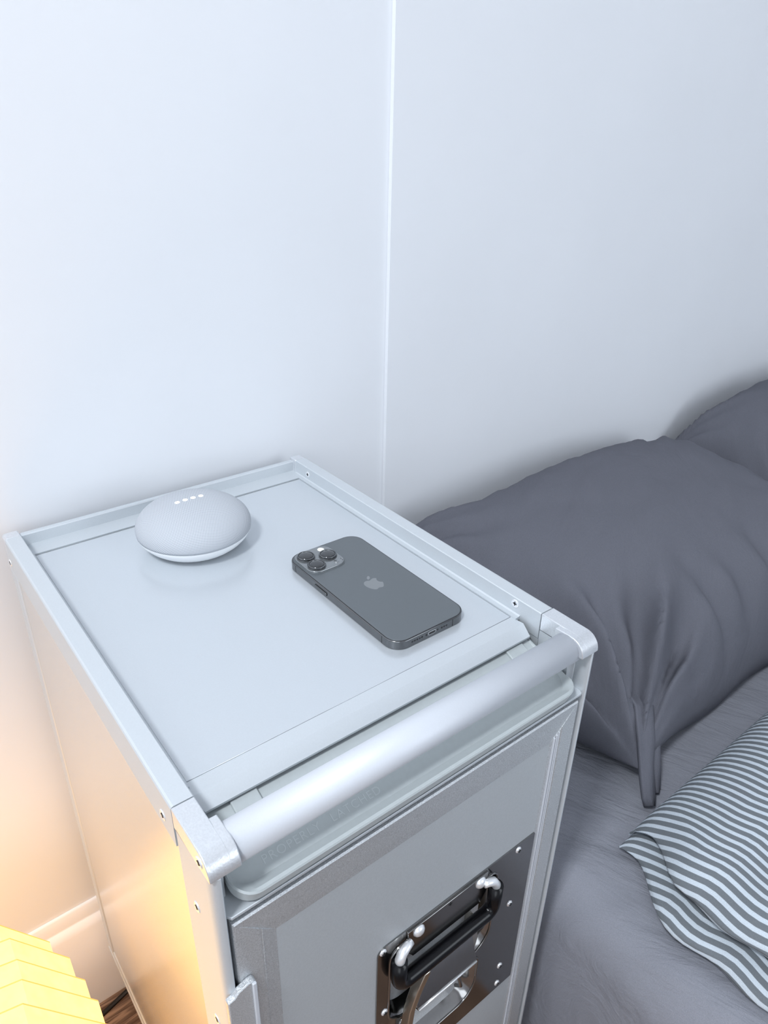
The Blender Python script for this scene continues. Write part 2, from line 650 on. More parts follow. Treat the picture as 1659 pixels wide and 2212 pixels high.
    screw((X(RW), 0.0686, Z(-0.0052)), ax_in, 0.0034)
    screw((X(RW), 0.3611, Z(-0.0075)), ax_in, 0.0030)
    for (yy, zz) in ((0.0586, -0.020), (0.0107, -0.0075), (0.0245, -0.0586), (0.383, -0.0220), (0.02, -0.16), (0.02, -0.30), (0.02, -0.45)):
        screw((X(0.0), yy, Z(zz)), ax_out, 0.0034)

# rear rim: upright plate with a thin top bead, and the flat ledge in front of it
b = bmesh.new()
prism(b, [(D, RH), (D, -0.0036), (D - 0.001, -0.0030), (D - 0.0048, -0.0030), (D - 0.0055, -0.0040), (D - 0.0055, -0.0136), (0.3715, -0.0140), (0.3715, -0.0172), (D - 0.006, -0.0172), (D - 0.006, RH)],
      'x', RW, W - RW)
obj('rear_rim', b, M_rail, trol)
obj('rear_panel', bx(0.010, W - 0.010, 0.382, 0.388, BOT, RH + 0.001), M_rail, trol)

# dark seam tray under the top panel so its joints read as gaps
obj('seam_backing', bx(0.0135, W - 0.0135, 0.060, 0.380, -0.0195, -0.0180), M_dark, trol)
obj('top_panel', bx(0.0182, W - 0.0182, 0.0675, 0.3702, -0.0175, -0.0150), M_top, trol, bevel=0.0002, seg=1)
# front lip of the top: flat strip then a bent-down flange with clipped ends
b = bmesh.new()
y_a, y_b, y_c = 0.0672, 0.0565, 0.0462
z_a, z_b, z_c = -0.0152, -0.0156, -0.0198
for (x0, x1, x0b, x1b) in ((0.0155, W - 0.0155, 0.0188, W - 0.0188),):
    top = [[(x0 + 0.002, y_a, Z(z_a)), (x1 - 0.002, y_a, Z(z_a))], [(x0, y_b, Z(z_b)), (x1, y_b, Z(z_b))], [(x0b, y_c, Z(z_c)), (x1b, y_c, Z(z_c))]]
    botm = [[(p[0], p[1], p[2] - 0.0014) for p in r_] for r_ in top]
    va = [[b.verts.new(p) for p in r_] for r_ in top]
    vb = [[b.verts.new(p) for p in r_] for r_ in botm]
    for r_ in (va, vb):
        r_[2][0].co.x = 0.0190
    for i in range(2):
        b.faces.new((va[i][0], va[i][1], va[i + 1][1], va[i + 1][0]))
        b.faces.new((vb[i][0], vb[i][1], vb[i + 1][1], vb[i + 1][0]))
        for e in (0, 1):
            b.faces.new((va[i][e], va[i + 1][e], vb[i + 1][e], vb[i][e]))
    b.faces.new((va[0][0], va[0][1], vb[0][1], vb[0][0]))
    b.faces.new((va[2][0], va[2][1], vb[2][1], vb[2][0]))
obj('front_lip', b, M_rail, trol)
# underside deck behind the bar, keeps the inside dark
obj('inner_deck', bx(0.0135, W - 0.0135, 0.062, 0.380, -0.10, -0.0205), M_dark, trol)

# grab bar
b = bmesh.new()
BY, BZ, BR = 0.0147, -0.0117, 0.0114
tube(b, [(0.0150, BY, Z(BZ)), (W - 0.0150, BY, Z(BZ))], BR, 48)
obj('grab_bar', b, M_bar, trol)

# plastic flap under the bar: sloping plate, raised rounded lip, two hinge bosses
flap_t = math.radians(20)


def flapP(x, s, h):
    """s = distance down the slope from the back, h = height above the plate"""
    return (x, 0.0560 - s * math.cos(flap_t) - h * math.sin(flap_t), Z(-0.0220) - s * math.sin(flap_t) + h * math.cos(flap_t))


SL = 0.0603
b = bmesh.new()
out = []
x0, x1 = 0.0135, W - 0.0165
outl = rrect(x0, x1, 0.0, SL, (0.013, 0.013, 0.003, 0.003), 8)   # y -> s ; s=SL is the front
inn = rrect(x0 + 0.0012, x1 - 0.0012, 0.0, SL - 0.0050, (0.0115, 0.0115, 0.002, 0.002), 8)


def lipH(s):
    return 0.0072 * sstep(SL - 0.024, SL - 0.004, s)


base = [b.verts.new(flapP(p[0], p[1], -0.0030)) for p in outl]
mid = [b.verts.new(flapP(p[0], p[1], max(0.0, lipH(p[1]) - 0.0012))) for p in outl]
lip = [b.verts.new(flapP(p[0] + (0.0006 if p[0] < 0.1 else -0.0006), p[1] - (0.0008 if p[1] > 0.04 else 0), lipH(p[1]))) for p in outl]
lip2 = [b.verts.new(flapP(p[0], p[1] + (0.0022 if p[1] > 0.04 else 0), lipH(p[1]) * 0.92)) for p in inn]
flo = [b.verts.new(flapP(p[0] + (0.0012 if p[0] < 0.1 else -0.0012), p[1] - (0.0032 if p[1] > 0.03 else -0.001), 0.0)) for p in inn]
n_ = len(outl)
for A_, B_ in ((base, mid), (mid, lip), (lip, lip2), (lip2, flo)):
    for i in range(n_):
        f = b.faces.new((A_[i], A_[(i + 1) % n_], B_[(i + 1) % n_], B_[i]))
f = b.faces.new(base)
f = b.faces.new(flo)
flap = obj('flap', b, M_plast, trol, smooth=True, angle=24)
for xc in (0.0425, W - 0.0345):
    bb = bmesh.new()
    pts = rrect(xc - 0.0085, xc + 0.0085, 0.0030, 0.024, (0.003, 0.003, 0.003, 0.003), 5)
    va = [bb.verts.new(flapP(p[0], p[1], -0.0005)) for p in pts]
    vb = [bb.verts.new(flapP(p[0], p[1], 0.0020)) for p in pts]
    for i in range(len(pts)):
        bb.faces.new((va[i], va[(i + 1) % len(pts)], vb[(i + 1) % len(pts)], vb[i]))
    bb.faces.new(va); bb.faces.new(vb)
    obj('hinge_boss', bb, M_plast, flap, bevel=0.0007, seg=2)
M_emb = add_noise(pr('embossed_plastic', (0.55, 0.59, 0.60), 0.4), 300, 0.02)
for (body, xs, ss, sp) in (('PROPERLY  LATCHED', 0.0345, 0.0475, 1.16), ('IN  NOT   IN   IS', 0.0475, 0.0395, 1.2)):
    text_mesh('embossed_lettering', body, 0.0072, M_emb, flap, flapP(xs, ss, 0.0), (1, 0, 0), Vector(flapP(0, 0, 0)) - Vector(flapP(0, 1, 0)), 0.00016, sp)

# front crossbar ledge below the flap, with clipped front corners
b = bmesh.new()
pts = [(0.0072, 0.040), (0.0072, 0.0035), (0.0090, 0.0008), (W - 0.0090, 0.0008), (W - 0.0072, 0.0035), (W - 0.0072, 0.040)]
prism(b, pts, 'z', -0.0500, -0.0478)
pts2 = [(0.0100, 0.040), (0.0100, 0.0030), (W - 0.0100, 0.0030), (W - 0.0100, 0.040)]
prism(b, pts2, 'z', -0.0530, -0.0499)
obj('crossbar_ledge', b, M_rail, trol, bevel=0.0004)
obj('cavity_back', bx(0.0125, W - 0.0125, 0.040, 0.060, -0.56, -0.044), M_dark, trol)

# door
DT, DB = -0.0545, BOT + 0.004
DX0, DX1 = 0.0088, W - 0.0105
door = obj('door', bx(DX0 + 0.003, DX1 - 0.003, 0.012, 0.034, DB + 0.003, DT - 0.003), M_dframe, trol)
IX0, IX1, IT, IB = 0.0345, W - 0.0345, -0.0835, DB + 0.029


def stile_prof():
    # distance from the outer edge -> y (depth); ribs near the inner side
    return [(0.0, 0.012), (0.0, 0.0018), (0.0008, 0.0008), (0.0152, 0.0013), (0.0156, 0.0017), (0.0162, 0.0017), (0.0166, 0.0013), (0.0172, 0.0015),
            (0.0255, 0.0030), (0.0255, 0.012)]


def frame_bar(pts_outer, pts_inner, plain, name='frame_bar'):
    """mitred bar from outer corner pair to inner corner pair; profile interpolated between"""
    pr_ = [(0.0, 0.012), (0.0, 0.0018), (0.0010, 0.0008), (0.0170, 0.0020), (0.0255, 0.0030), (0.0255, 0.012)] if plain else stile_prof()
    bm = bmesh.new()
    wtot = pr_[-1][0]
    rows = []
    for d_, y in pr_:
        t = d_ / wtot
        rows.append([bm.verts.new((po[0] * (1 - t) + pi[0] * t, y, Z(po[1] * (1 - t) + pi[1] * t))) for po, pi in zip(pts_outer, pts_inner)])
    for a_, b_ in zip(rows, rows[1:]):
        bm.faces.new((a_[0], a_[1], b_[1], b_[0]))
    bm.faces.new((rows[0][0], rows[0][1], rows[-1][1], rows[-1][0]))
    bm.faces.new([r_[0] for r_ in rows]); bm.faces.new([r_[1] for r_ in rows])
    return obj(name, bm, M_dframe, door)


o_ = [(DX0, DT), (DX1, DT), (DX1, DB), (DX0, DB)]
i_ = [(IX0, IT), (IX1, IT), (IX1, IB), (IX0, IB)]
for k in range(4):
    frame_bar((o_[k], o_[(k + 1) % 4]), (i_[k], i_[(k + 1) % 4]), k % 2 == 0)

# fluted insert on the right-hand stile
for k, xo in enumerate((0.0215, 0.0192, 0.0172)):
    b = bmesh.new()
    box(b, DX1 - xo, DX1 - xo + 0.0011, 0.0012, 0.0040, IB, DT - 0.021 - 0.002 * (2 - k))
    obj('flute', b, M_bar, door, bevel=0.0003)

PX0, PX1, PT, PB = 0.1075, IX1 - 0.0006, -0.1790, -0.3725
pocket1 = rrect(0.1185, 0.2240, -0.2830, -0.1905, (0.007, 0.012, 0.018, 0.024), 7)
pocket2 = rrect(0.1290, 0.2140, -0.3440, -0.2900, (0.006, 0.006, 0.020, 0.020), 7)
b = bmesh.new()
hole = [(0.114, -0.187), (0.228, -0.187), (0.228, -0.350), (0.114, -0.350)]
holed_plate(b, [(IX0 - 0.0005, IT + 0.0005), (IX1 + 0.0005, IT + 0.0005), (IX1 + 0.0005, IB), (IX0 - 0.0005, IB)], [hole], 0.0031, 0.0118)
obj('door_panel', b, M_door, door)

# left hinge plates
for zt in (-0.1035, -0.46):
    b = bmesh.new()
    pts = [(-0.0006, zt - 0.0060), (0.0035, zt - 0.0050), (0.0060, zt - 0.0020), (0.0125, zt), (0.0155, zt), (0.0168, zt - 0.0020), (0.0168, zt - 0.075), (-0.0006, zt - 0.075)]
    prism(b, pts, 'y', -0.0035, 0.0008)
    obj('hinge_plate', b, M_dframe, trol, bevel=0.0008, seg=2)
    b = bmesh.new()
    box(b, 0.0140, 0.0166, -0.0050, -0.0030, zt - 0.074, zt - 0.001)
    obj('hinge_edge', b, M_bar, trol, bevel=0.0006)

# ---- latch plate with two pockets
FY = 0.0020                     # latch plate face
b = bmesh.new()
outer = rrect(PX0, PX1, PB, PT, (0.0008, 0.007, 0.007, 0.0008), 5)
holed_plate(b, outer, [pocket1, pocket2], FY, 0.0050)
# pocket walls and floors


def pocket(bm, pts, depth, inset):
    cx = sum(p[0] for p in pts) / len(pts)
    cz = sum(p[1] for p in pts) / len(pts)
    rows = []
    for (t, dy) in ((0.0, 0.0), (0.10, 0.0010), (0.45, depth * 0.35), (0.85, depth * 0.9), (1.0, depth)):
        row = []
        for p in pts:
            q = (p[0] + (cx - p[0]) * inset * t, FY + dy, Z(p[1] + (cz - p[1]) * inset * t))
            row.append(q)
        rows.append(row)
    vr = grid_mesh(bm, rows, close_u=True)
    bm.faces.new(vr[-1])
    # rolled rim
    tube(bm, [(p[0], FY - 0.0002, Z(p[1])) for p in pts] + [(pts[0][0], FY - 0.0002, Z(pts[0][1]))], 0.0009, 8, cap=False)


pocket(b, pocket1, 0.017, 0.16)
pocket(b, pocket2, 0.017, 0.20)
lp = obj('latch_plate', b, M_steel, door)


def rivet(x, z, r, dome):
    bm = bmesh.new()
    prof = [(r, 0.0), (r * 0.97, dome * 0.35), (r * 0.8, dome * 0.7), (r * 0.5, dome * 0.93), (r * 0.12, dome)]
    lathe(bm, prof, (x, FY, Z(z)), 'y', 24)
    return bm


for (x, z) in ((0.1731, -0.1845), (0.1118, -0.1830), (0.1150, -0.2589), (0.2463, -0.1850), (0.2458, -0.2510), (0.2458, -0.3377), (0.2458, -0.3640), (0.115, -0.364)):
    bm = rivet(x, z, 0.0029, 0.0013)
    box(bm, x - 0.0016, x + 0.0016, FY - 0.0016, FY - 0.0009, z - 0.0004, z + 0.0004, 1)
    box(bm, x - 0.0004, x + 0.0004, FY - 0.0016, FY - 0.0009, z - 0.0016, z + 0.0016, 1)
    obj('screw', bm, [M_rivet, M_dark], door, smooth=True, angle=40)
# strap that holds the pull handle, with two domed rivets
b = bmesh.new()
prism(b, [(0.1330, -0.1812), (0.2120, -0.1812), (0.2120, -0.2030), (0.2060, -0.2130), (0.1390, -0.2130), (0.1330, -0.2030)], 'y', FY - 0.0013, FY + 0.0004)
obj('handle_strap', b, M_steel, door, bevel=0.0005)
for x in (0.1431, 0.2040):
    obj('dome_rivet', rivet(x, -0.1870, 0.0052, 0.0044), M_rivet, door, smooth=True)

# pull handle: steel ends hooked into the strap, black sleeve
hy = -0.0035


def arc(c, r, a0, a1, n, y):
    return [(c[0] + r * math.cos(math.radians(a0 + (a1 - a0) * k / n)), y, Z(c[1] + r * math.sin(math.radians(a0 + (a1 - a0) * k / n)))) for k in range(n + 1)]


HL, HR_, HT, HBt = 0.1225, 0.2175, -0.1935, -0.2250
sl = [(HL, hy, Z(HT - 0.0030))] + arc((HL + 0.009, HBt + 0.009), 0.009, 180, 270, 8, hy) + arc((HR_ - 0.009, HBt + 0.009), 0.009, 270, 360, 8, hy) + [(HR_, hy, Z(HT - 0.0030))]
b = bmesh.new()
tube(b, sl, 0.0058, 20)
hd = obj('handle', b, M_black, door)
for sgn, hx in ((1, HL), (-1, HR_)):
    b = bmesh.new()
    tube(b, [(hx, hy, Z(HT - 0.0068)), (hx + sgn * 0.0004, hy, Z(HT - 0.002)), (hx + sgn * 0.003, hy + 0.0006, Z(HT + 0.003)), (hx + sgn * 0.008, hy + 0.0014, Z(HT + 0.0050)), (hx + sgn * 0.012, hy + 0.002, Z(HT + 0.0050))],
         [0.0038, 0.0038, 0.0036, 0.0031, 0.0026], 16)
    obj('handle_end', b, M_rivet, hd, label='bright steel end of the handle')

# paddle lever between the pockets: folded sheet that sticks out, with side arms
b = bmesh.new()
prof = [(0.0060, -0.2440), (0.0050, -0.2450), (-0.0045, -0.2745), (-0.0055, -0.2770), (-0.0040, -0.2775), (-0.0030, -0.2750), (0.0062, -0.2460)]
prism(b, prof, 'x', 0.1420, 0.2040)
prof = [(-0.0055, -0.2766), (-0.0052, -0.2778), (0.0075, -0.2905), (0.0075, -0.2890)]
prism(b, prof, 'x', 0.1420, 0.2040)
pad = obj('latch_lever', b, M_steel, door, bevel=0.0005)
b = bmesh.new()
tube(b, [(0.1425, -0.0058, Z(-0.2770)), (0.2035, -0.0058, Z(-0.2770))], 0.0008, 8)
obj('folded_edge', b, M_rivet, pad)
b = bmesh.new()
outer_a = [(0.1440, -0.2290), (0.1365, -0.2460), (0.1310, -0.2640), (0.1290, -0.2840), (0.1290, -0.3100), (0.1340, -0.3100), (0.1345, -0.2840), (0.1362, -0.2660), (0.1415, -0.2490), (0.1490, -0.2325), (0.1490, -0.2290)]
prism(b, outer_a, 'y', -0.0085, -0.0010)
obj('lever_arm', b, M_brush, door, bevel=0.0006)
b = bmesh.new()
prism(b, [(0.2030, -0.2300), (0.2065, -0.2330), (0.2110, -0.2620), (0.2060, -0.2900), (0.2030, -0.2900)], 'y', 0.002, 0.012)
obj('lever_arm', b, M_brush, door, bevel=0.0006)
b = bmesh.new()
tube(b, [(0.1950, 0.012, Z(-0.2950)), (0.1950, 0.004, Z(-0.3020)), (0.1955, 0.001, Z(-0.3120)), (0.1950, 0.006, Z(-0.3180))], 0.0016, 10)
obj('latch_spring', b, M_steel, door)
b = bmesh.new()
tube(b, [(0.152, 0.014, Z(-0.2400)), (0.196, 0.014, Z(-0.2400))], 0.0018, 10)
obj('latch_pin', b, M_steel, door)

# underside: base tray, four swivel casters
b = bmesh.new()
box(b, 0.0075, W - 0.0075, 0.012, D - 0.012, BOT - 0.020, BOT - 0.0002)
obj('base_tray', b, M_rail, trol, bevel=0.002)
for cx in (0.055, W - 0.055):
    for cy in (0.07, D - 0.07):
        b = bmesh.new()
        wr = 0.044
        lathe(b, [(0.012, -0.014), (wr - 0.004, -0.014), (wr, -0.010), (wr, 0.010), (wr - 0.004, 0.014), (0.012, 0.014)], (cx, cy, wr + 0.0005), 'x', 28)
        cas = obj('caster_wheel', b, M_black, trol, smooth=True, angle=40)
        b = bmesh.new()
        for sx in (-0.019, 0.016):
            prism(b, [(cy - 0.012, -H + wr - 0.008), (cy + 0.012, -H + wr - 0.008), (cy + 0.026, BOT - 0.026), (cy - 0.026, BOT - 0.026)], 'x', cx + sx, cx + sx + 0.003)
        box(b, cx - 0.028, cx + 0.028, cy - 0.030, cy + 0.030, BOT - 0.028, BOT - 0.020)
        obj('caster_fork', b, M_rail, cas)

# ------------------------------------------------------------------ speaker
SC = Vector((0.1380, 0.3120, Z(-0.0150)))
spk = thing('smart_speaker', SC, 'round pale grey fabric-topped smart speaker with four white lights', 'speaker')
b = bmesh.new()
R0 = 0.0495
prof = []
for k in range(0, 19):
    a = math.radians(-8 + (90 + 8) * k / 18)
    prof.append((max(0.0006, R0 * math.cos(a) ** 0.86 if math.cos(a) > 0 else 0.0006), 0.0185 + 0.0235 * math.sin(a)))
lathe(b, prof, SC, 'z', 72)
arc_s = [0.0]
for (p_, q_) in zip(prof[::-1], prof[::-1][1:]):
    arc_s.append(arc_s[-1] + math.hypot(q_[0] - p_[0], q_[1] - p_[1]))
arc_s = arc_s[::-1]
uvl = b.loops.layers.uv.new('knit')
b.verts.ensure_lookup_table()
for f in b.faces:
    for lp_ in f.loops:
        ri, k_ = divmod(lp_.vert.index, 72)
        a_ = 2 * PI * k_ / 72
        lp_[uvl].uv = (arc_s[ri] * math.cos(a_), arc_s[ri] * math.sin(a_))
obj('fabric_top', b, M_knit, spk, smooth=True)
b = bmesh.new()
prof = [(0.028, 0.0), (0.034, 0.0004), (0.0385, 0.0026), (0.0430, 0.0062), (0.0468, 0.0105), (0.0486, 0.0138), (0.0488, 0.0150), (0.0470, 0.0152)]
lathe(b, prof, SC, 'z', 72)
obj('base_shell', b, M_white, spk, smooth=True, angle=60)
for k in range(4):
    x = SC.x - 0.0108 + 0.0072 * k - 0.0005
    y = SC.y + 0.0030
    rr_ = math.hypot(x - SC.x, y - SC.y)
    zz = 0.0185 + 0.0235 * math.sqrt(max(0, 1 - (rr_ / R0) ** (2 / 0.86)))
    b = bmesh.new()
    lathe(b, [(0.0021, -0.0012), (0.0021, 0.0001), (0.0015, 0.00022), (0.0004, 0.00025)], (x, y, SC.z + zz), 'z', 20)
    obj('indicator_light', b, M_led, spk)

# ------------------------------------------------------------------ phone
PHX0, PHX1, PHY0, PHY1 = 0.1826, 0.2538, 0.0848, 0.2318
PZ0, PZ1 = -0.0150, -0.0073
ph = thing('phone', (0.218, 0.158, Z(PZ0)), 'graphite grey smartphone lying face down with three round camera lenses', 'phone')


def slab(name, x0, x1, y0, y1, z0, z1, r, mat, parent, bevel=0.0, n=10, seg=3, label=None):
    bm = bmesh.new()
    prism(bm, rrect(x0, x1, y0, y1, r, n), 'z', z0, z1)
    return obj(name, bm, mat, parent, bevel=bevel, seg=seg, smooth=True, angle=35, label=label)


slab('frame', PHX0, PHX1, PHY0, PHY1, PZ0 + 0.0002, PZ1 - 0.0003, 0.0125, M_pframe, ph, 0.0007)
slab('screen', PHX0 + 0.0012, PHX1 - 0.0012, PHY0 + 0.0012, PHY1 - 0.0012, PZ0, PZ0 + 0.0004, 0.0113, M_lens, ph)
slab('gasket', PHX0 + 0.0008, PHX1 - 0.0008, PHY0 + 0.0008, PHY1 - 0.0008, PZ1 - 0.0004, PZ1 - 0.00015, 0.0117, M_dark, ph)
slab('back_glass', PHX0 + 0.0012, PHX1 - 0.0012, PHY0 + 0.0012, PHY1 - 0.0012, PZ1 - 0.0004, PZ1, 0.0113, M_pback, ph, 0.0002)
# camera plateau
CX0, CY1 = PHX0 + 0.0030, PHY1 - 0.0030
CS = 0.0345
skirt = slab('camera_skirt', CX0 - 0.0008, CX0 + CS + 0.0008, CY1 - CS - 0.0008, CY1 + 0.0008, PZ1 - 0.0001, PZ1 + 0.0005, 0.0098, M_pback, ph, 0.0003)
cplate = slab('camera_plate', CX0, CX0 + CS, CY1 - CS, CY1, PZ1, PZ1 + 0.0016, 0.009, M_pcam, ph, 0.0006)
for (lx, ly) in ((CX0 + 0.0092, CY1 - 0.0092), (CX0 + 0.0092, CY1 - 0.0256), (CX0 + 0.0256, CY1 - 0.0174)):
    bm = bmesh.new()
    c = (lx, ly, Z(PZ1 + 0.0014))
    lathe(bm, [(0.0079, 0.0), (0.0079, 0.0007), (0.0076, 0.0009), (0.0073, 0.0009), (0.0073, 0.0018), (0.0071, 0.0021), (0.0064, 0.0021), (0.0062, 0.0015), (0.001, 0.0015)], c, 'z', 40)
    lb = obj('camera_lens', bm, M_pframe, ph, smooth=True, angle=30)
    bm = bmesh.new()
    lathe(bm, [(0.0063, 0.0014), (0.0063, 0.0019), (0.0050, 0.00225), (0.0030, 0.00245), (0.0006, 0.0025)], c, 'z', 40)
    obj('lens_glass', bm, M_lens, lb, smooth=True)
bm = bmesh.new()
lathe(bm, [(0.0030, 0.0), (0.0030, 0.0003), (0.0024, 0.00045), (0.0004, 0.0005)], (CX0 + 0.0262, CY1 - 0.0058, Z(PZ1 + 0.0015)), 'z', 24)
obj('flash', bm, M_pflash, ph, smooth=True)
bm = bmesh.new()
lathe(bm, [(0.0023, 0.0), (0.0023, 0.00012), (0.0004, 0.00015)], (CX0 + 0.0262, CY1 - 0.0294, Z(PZ1 + 0.0015)), 'z', 24)
obj('depth_sensor', bm, M_pcam, ph, smooth=True)
for dy in (-0.0012, 0.0014):
    bm = bmesh.new()
    lathe(bm, [(0.00045, 0.0), (0.00045, 0.00020)], (CX0 + 0.0318, CY1 - 0.0290 + dy, Z(PZ1 + 0.0015)), 'z', 10)
    obj('microphone_hole', bm, M_dark, ph)
# fruit emblem in the middle of the back
body = [(0, .27), (.10, .31), (.22, .35), (.33, .33), (.43, .24), (.37, .18), (.335, .09), (.33, .0), (.36, -.10), (.42, -.18), (.49, -.215), (.45, -.34), (.38, -.46),
        (.30, -.57), (.21, -.62), (.12, -.60), (.04, -.565), (-.04, -.565), (-.12, -.60), (-.20, -.61), (-.29, -.55), (-.38, -.43), (-.45, -.28), (-.49, -.11), (-.49, .05), (-.45, .19),
        (-.37, .29), (-.26, .345), (-.15, .34), (-.06, .29)]
leaf = [(-.02, .39), (.07, .40), (.16, .47), (.215, .57), (.21, .68), (.12, .66), (.03, .58), (-.02, .49)]
EC, ES = (0.2182, 0.1578), 0.0150
bm = bmesh.new()
for poly in (body, leaf):
    prism(bm, [(EC[0] + p[0] * ES, EC[1] + p[1] * ES) for p in poly], 'z', PZ1 - 0.0001, PZ1 + 0.00004)
obj('emblem', bm, M_plogo, ph, label='paler fruit-shaped emblem with a bite and a leaf')
# side button, antenna bands, bottom edge details
bm = bmesh.new()
prism(bm, rrect(0.1700, 0.1875, -0.0128, -0.0098, 0.0013, 5), 'x', PHX0 - 0.00035, PHX0 + 0.0004)
obj('side_button_gap', bm, M_dark, ph, bevel=0.0)
bm = bmesh.new()
prism(bm, rrect(0.1704, 0.1871, -0.0125, -0.0101, 0.0011, 5), 'x', PHX0 - 0.0007, PHX0 + 0.0003)
obj('side_button', bm, M_pframe, ph, bevel=0.0002)
for (x0_, x1_, y0_, y1_) in ((PHX0 - 0.00004, PHX0 + 0.0005, 0.0998, 0.1005), (PHX0 - 0.00004, PHX0 + 0.0005, 0.2162, 0.2169), (0.2372, 0.2379, PHY0 - 0.00004, PHY0 + 0.0005), (PHX1 - 0.0005, PHX1 + 0.00004, 0.0998, 0.1005)):
    obj('antenna_band', bx(x0_, x1_, y0_, y1_, PZ0 + 0.0009, PZ1 - 0.0009), M_dark, ph)
zc = -0.0109
for x in (0.1985, 0.2008, 0.2031, 0.2054, 0.2077, 0.2118, 0.2226, 0.2268, 0.2291, 0.2314):
    bm = bmesh.new()
    lathe(bm, [(0.00085, -0.0003), (0.00085, 0.00006)], (x, PHY0, Z(zc)), 'y', 12)
    obj('port_hole' if x in (0.2118, 0.2226) else 'speaker_hole', bm, M_dark, ph)
bm = bmesh.new()
prism(bm, rrect(0.2135, 0.2209, zc - 0.0014, zc + 0.0014, 0.00135, 6), 'y', PHY0 - 0.0001, PHY0 + 0.002)
obj('charging_port_rim', bm, M_rivet, ph)
bm = bmesh.new()
prism(bm, rrect(0.2138, 0.2206, zc - 0.0011, zc + 0.0011, 0.0011, 6), 'y', PHY0 - 0.00018, PHY0 + 0.001)
obj('charging_port', bm, M_dark, ph)

# ------------------------------------------------------------------ lamp
LC = Vector((-0.1640, 0.1500, 0.0))
lamp = thing('table_lamp', LC, 'glowing yellow paper globe lamp of stacked octagonal tiers beside the trolley', 'lamp')
LZ = -0.400
# (y of the tier's wide edge, circumradius, centre x); the octagonal tiers are strung along a level axis
tiers = [(0.300, 0.0913, -0.1508), (0.272, 0.1030, -0.1520), (0.242, 0.1150, -0.1590), (0.216, 0.1265, -0.1670), (0.190, 0.1380, -0.1780),
         (0.160, 0.1440, -0.1840), (0.130, 0.1440, -0.1840), (0.100, 0.1380, -0.1780), (0.072, 0.1265, -0.1670), (0.044, 0.1110, -0.1560), (0.020, 0.0890, -0.1500)]
NS = 8
for i, (yt, rt, cx) in enumerate(tiers):
    yn = tiers[i + 1][0] - 0.003 if i + 1 < len(tiers) else yt - 0.018
    rn = rt * 0.985 if i < 5 else rt * 0.93
    nx = cx
    bm = bmesh.new()
    ends = ((rt * 0.86, yt - 0.004), (rt, yt), (rt - 0.0001, yt - 0.0014), (rn, yn), (rn - 0.0015, yn), (rt - 0.0015, yt - 0.0012))
    vr = []
    for (r, y) in ends:
        vr.append([bm.verts.new((cx + r * math.cos(math.radians(7 + 45 * k)), y, Z(LZ + r * math.sin(math.radians(7 + 45 * k))))) for k in range(NS)])
    for q in range(len(vr) - 1):
        A_, B_ = vr[q], vr[q + 1]
        for k in range(NS):
            f = bm.faces.new((A_[k], A_[(k + 1) % NS], B_[(k + 1) % NS], B_[k]))
            f.material_index = 1 if q in (1, 3) else 0
    obj('shade_tier', bm, [M_paper, M_paper_edge], lamp)
for (yc, rc, cx) in ((0.297, 0.080, -0.1508), (0.003, 0.084, -0.1500)):
    bm = bmesh.new()
    lathe(bm, [(0.0005, 0), (rc, 0.0), (rc, 0.0015), (0.0005, 0.0015)], (cx, yc, Z(LZ)), 'y', 8)
    obj('shade_end', bm, M_paper, lamp)
bm = bmesh.new()
lathe(bm, [(0.075, 0.0), (0.075, 0.010), (0.070, 0.014), (0.012, 0.016), (0.010, 0.16), (0.016, 0.17), (0.016, 0.24), (0.008, 0.242)], (LC.x, LC.y, 0.0), 'z', 32)
obj('base', bm, M_white, lamp, smooth=True, angle=35)
bm = bmesh.new()
lathe(bm, [(0.012, 0.0), (0.022, 0.02), (0.030, 0.045), (0.026, 0.068), (0.006, 0.078)], (LC.x, LC.y, 0.242), 'z', 24)
obj('bulb', bm, pr('bulb_glow', (1, 0.9, 0.7), 0.4, emis=(1.0, 0.72, 0.36), estr=4), lamp, smooth=True)

# flat black strip lying on the floor
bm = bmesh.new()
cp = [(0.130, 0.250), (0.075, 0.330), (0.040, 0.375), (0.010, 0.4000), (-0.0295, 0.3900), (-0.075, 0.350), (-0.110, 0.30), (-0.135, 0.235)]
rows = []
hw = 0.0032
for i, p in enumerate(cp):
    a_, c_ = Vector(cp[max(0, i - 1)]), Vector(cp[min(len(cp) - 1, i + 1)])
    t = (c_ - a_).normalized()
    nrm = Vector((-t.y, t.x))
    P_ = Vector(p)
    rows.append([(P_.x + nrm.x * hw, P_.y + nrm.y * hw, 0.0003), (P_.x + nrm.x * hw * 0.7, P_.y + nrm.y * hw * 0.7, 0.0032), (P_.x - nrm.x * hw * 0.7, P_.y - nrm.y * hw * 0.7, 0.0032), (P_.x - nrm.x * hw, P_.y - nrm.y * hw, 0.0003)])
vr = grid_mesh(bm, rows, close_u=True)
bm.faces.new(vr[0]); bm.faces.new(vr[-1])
tag(obj('floor_strip', bm, M_black_strip), 'flat black strip on the wooden floor between lamp and baseboard', 'cable')

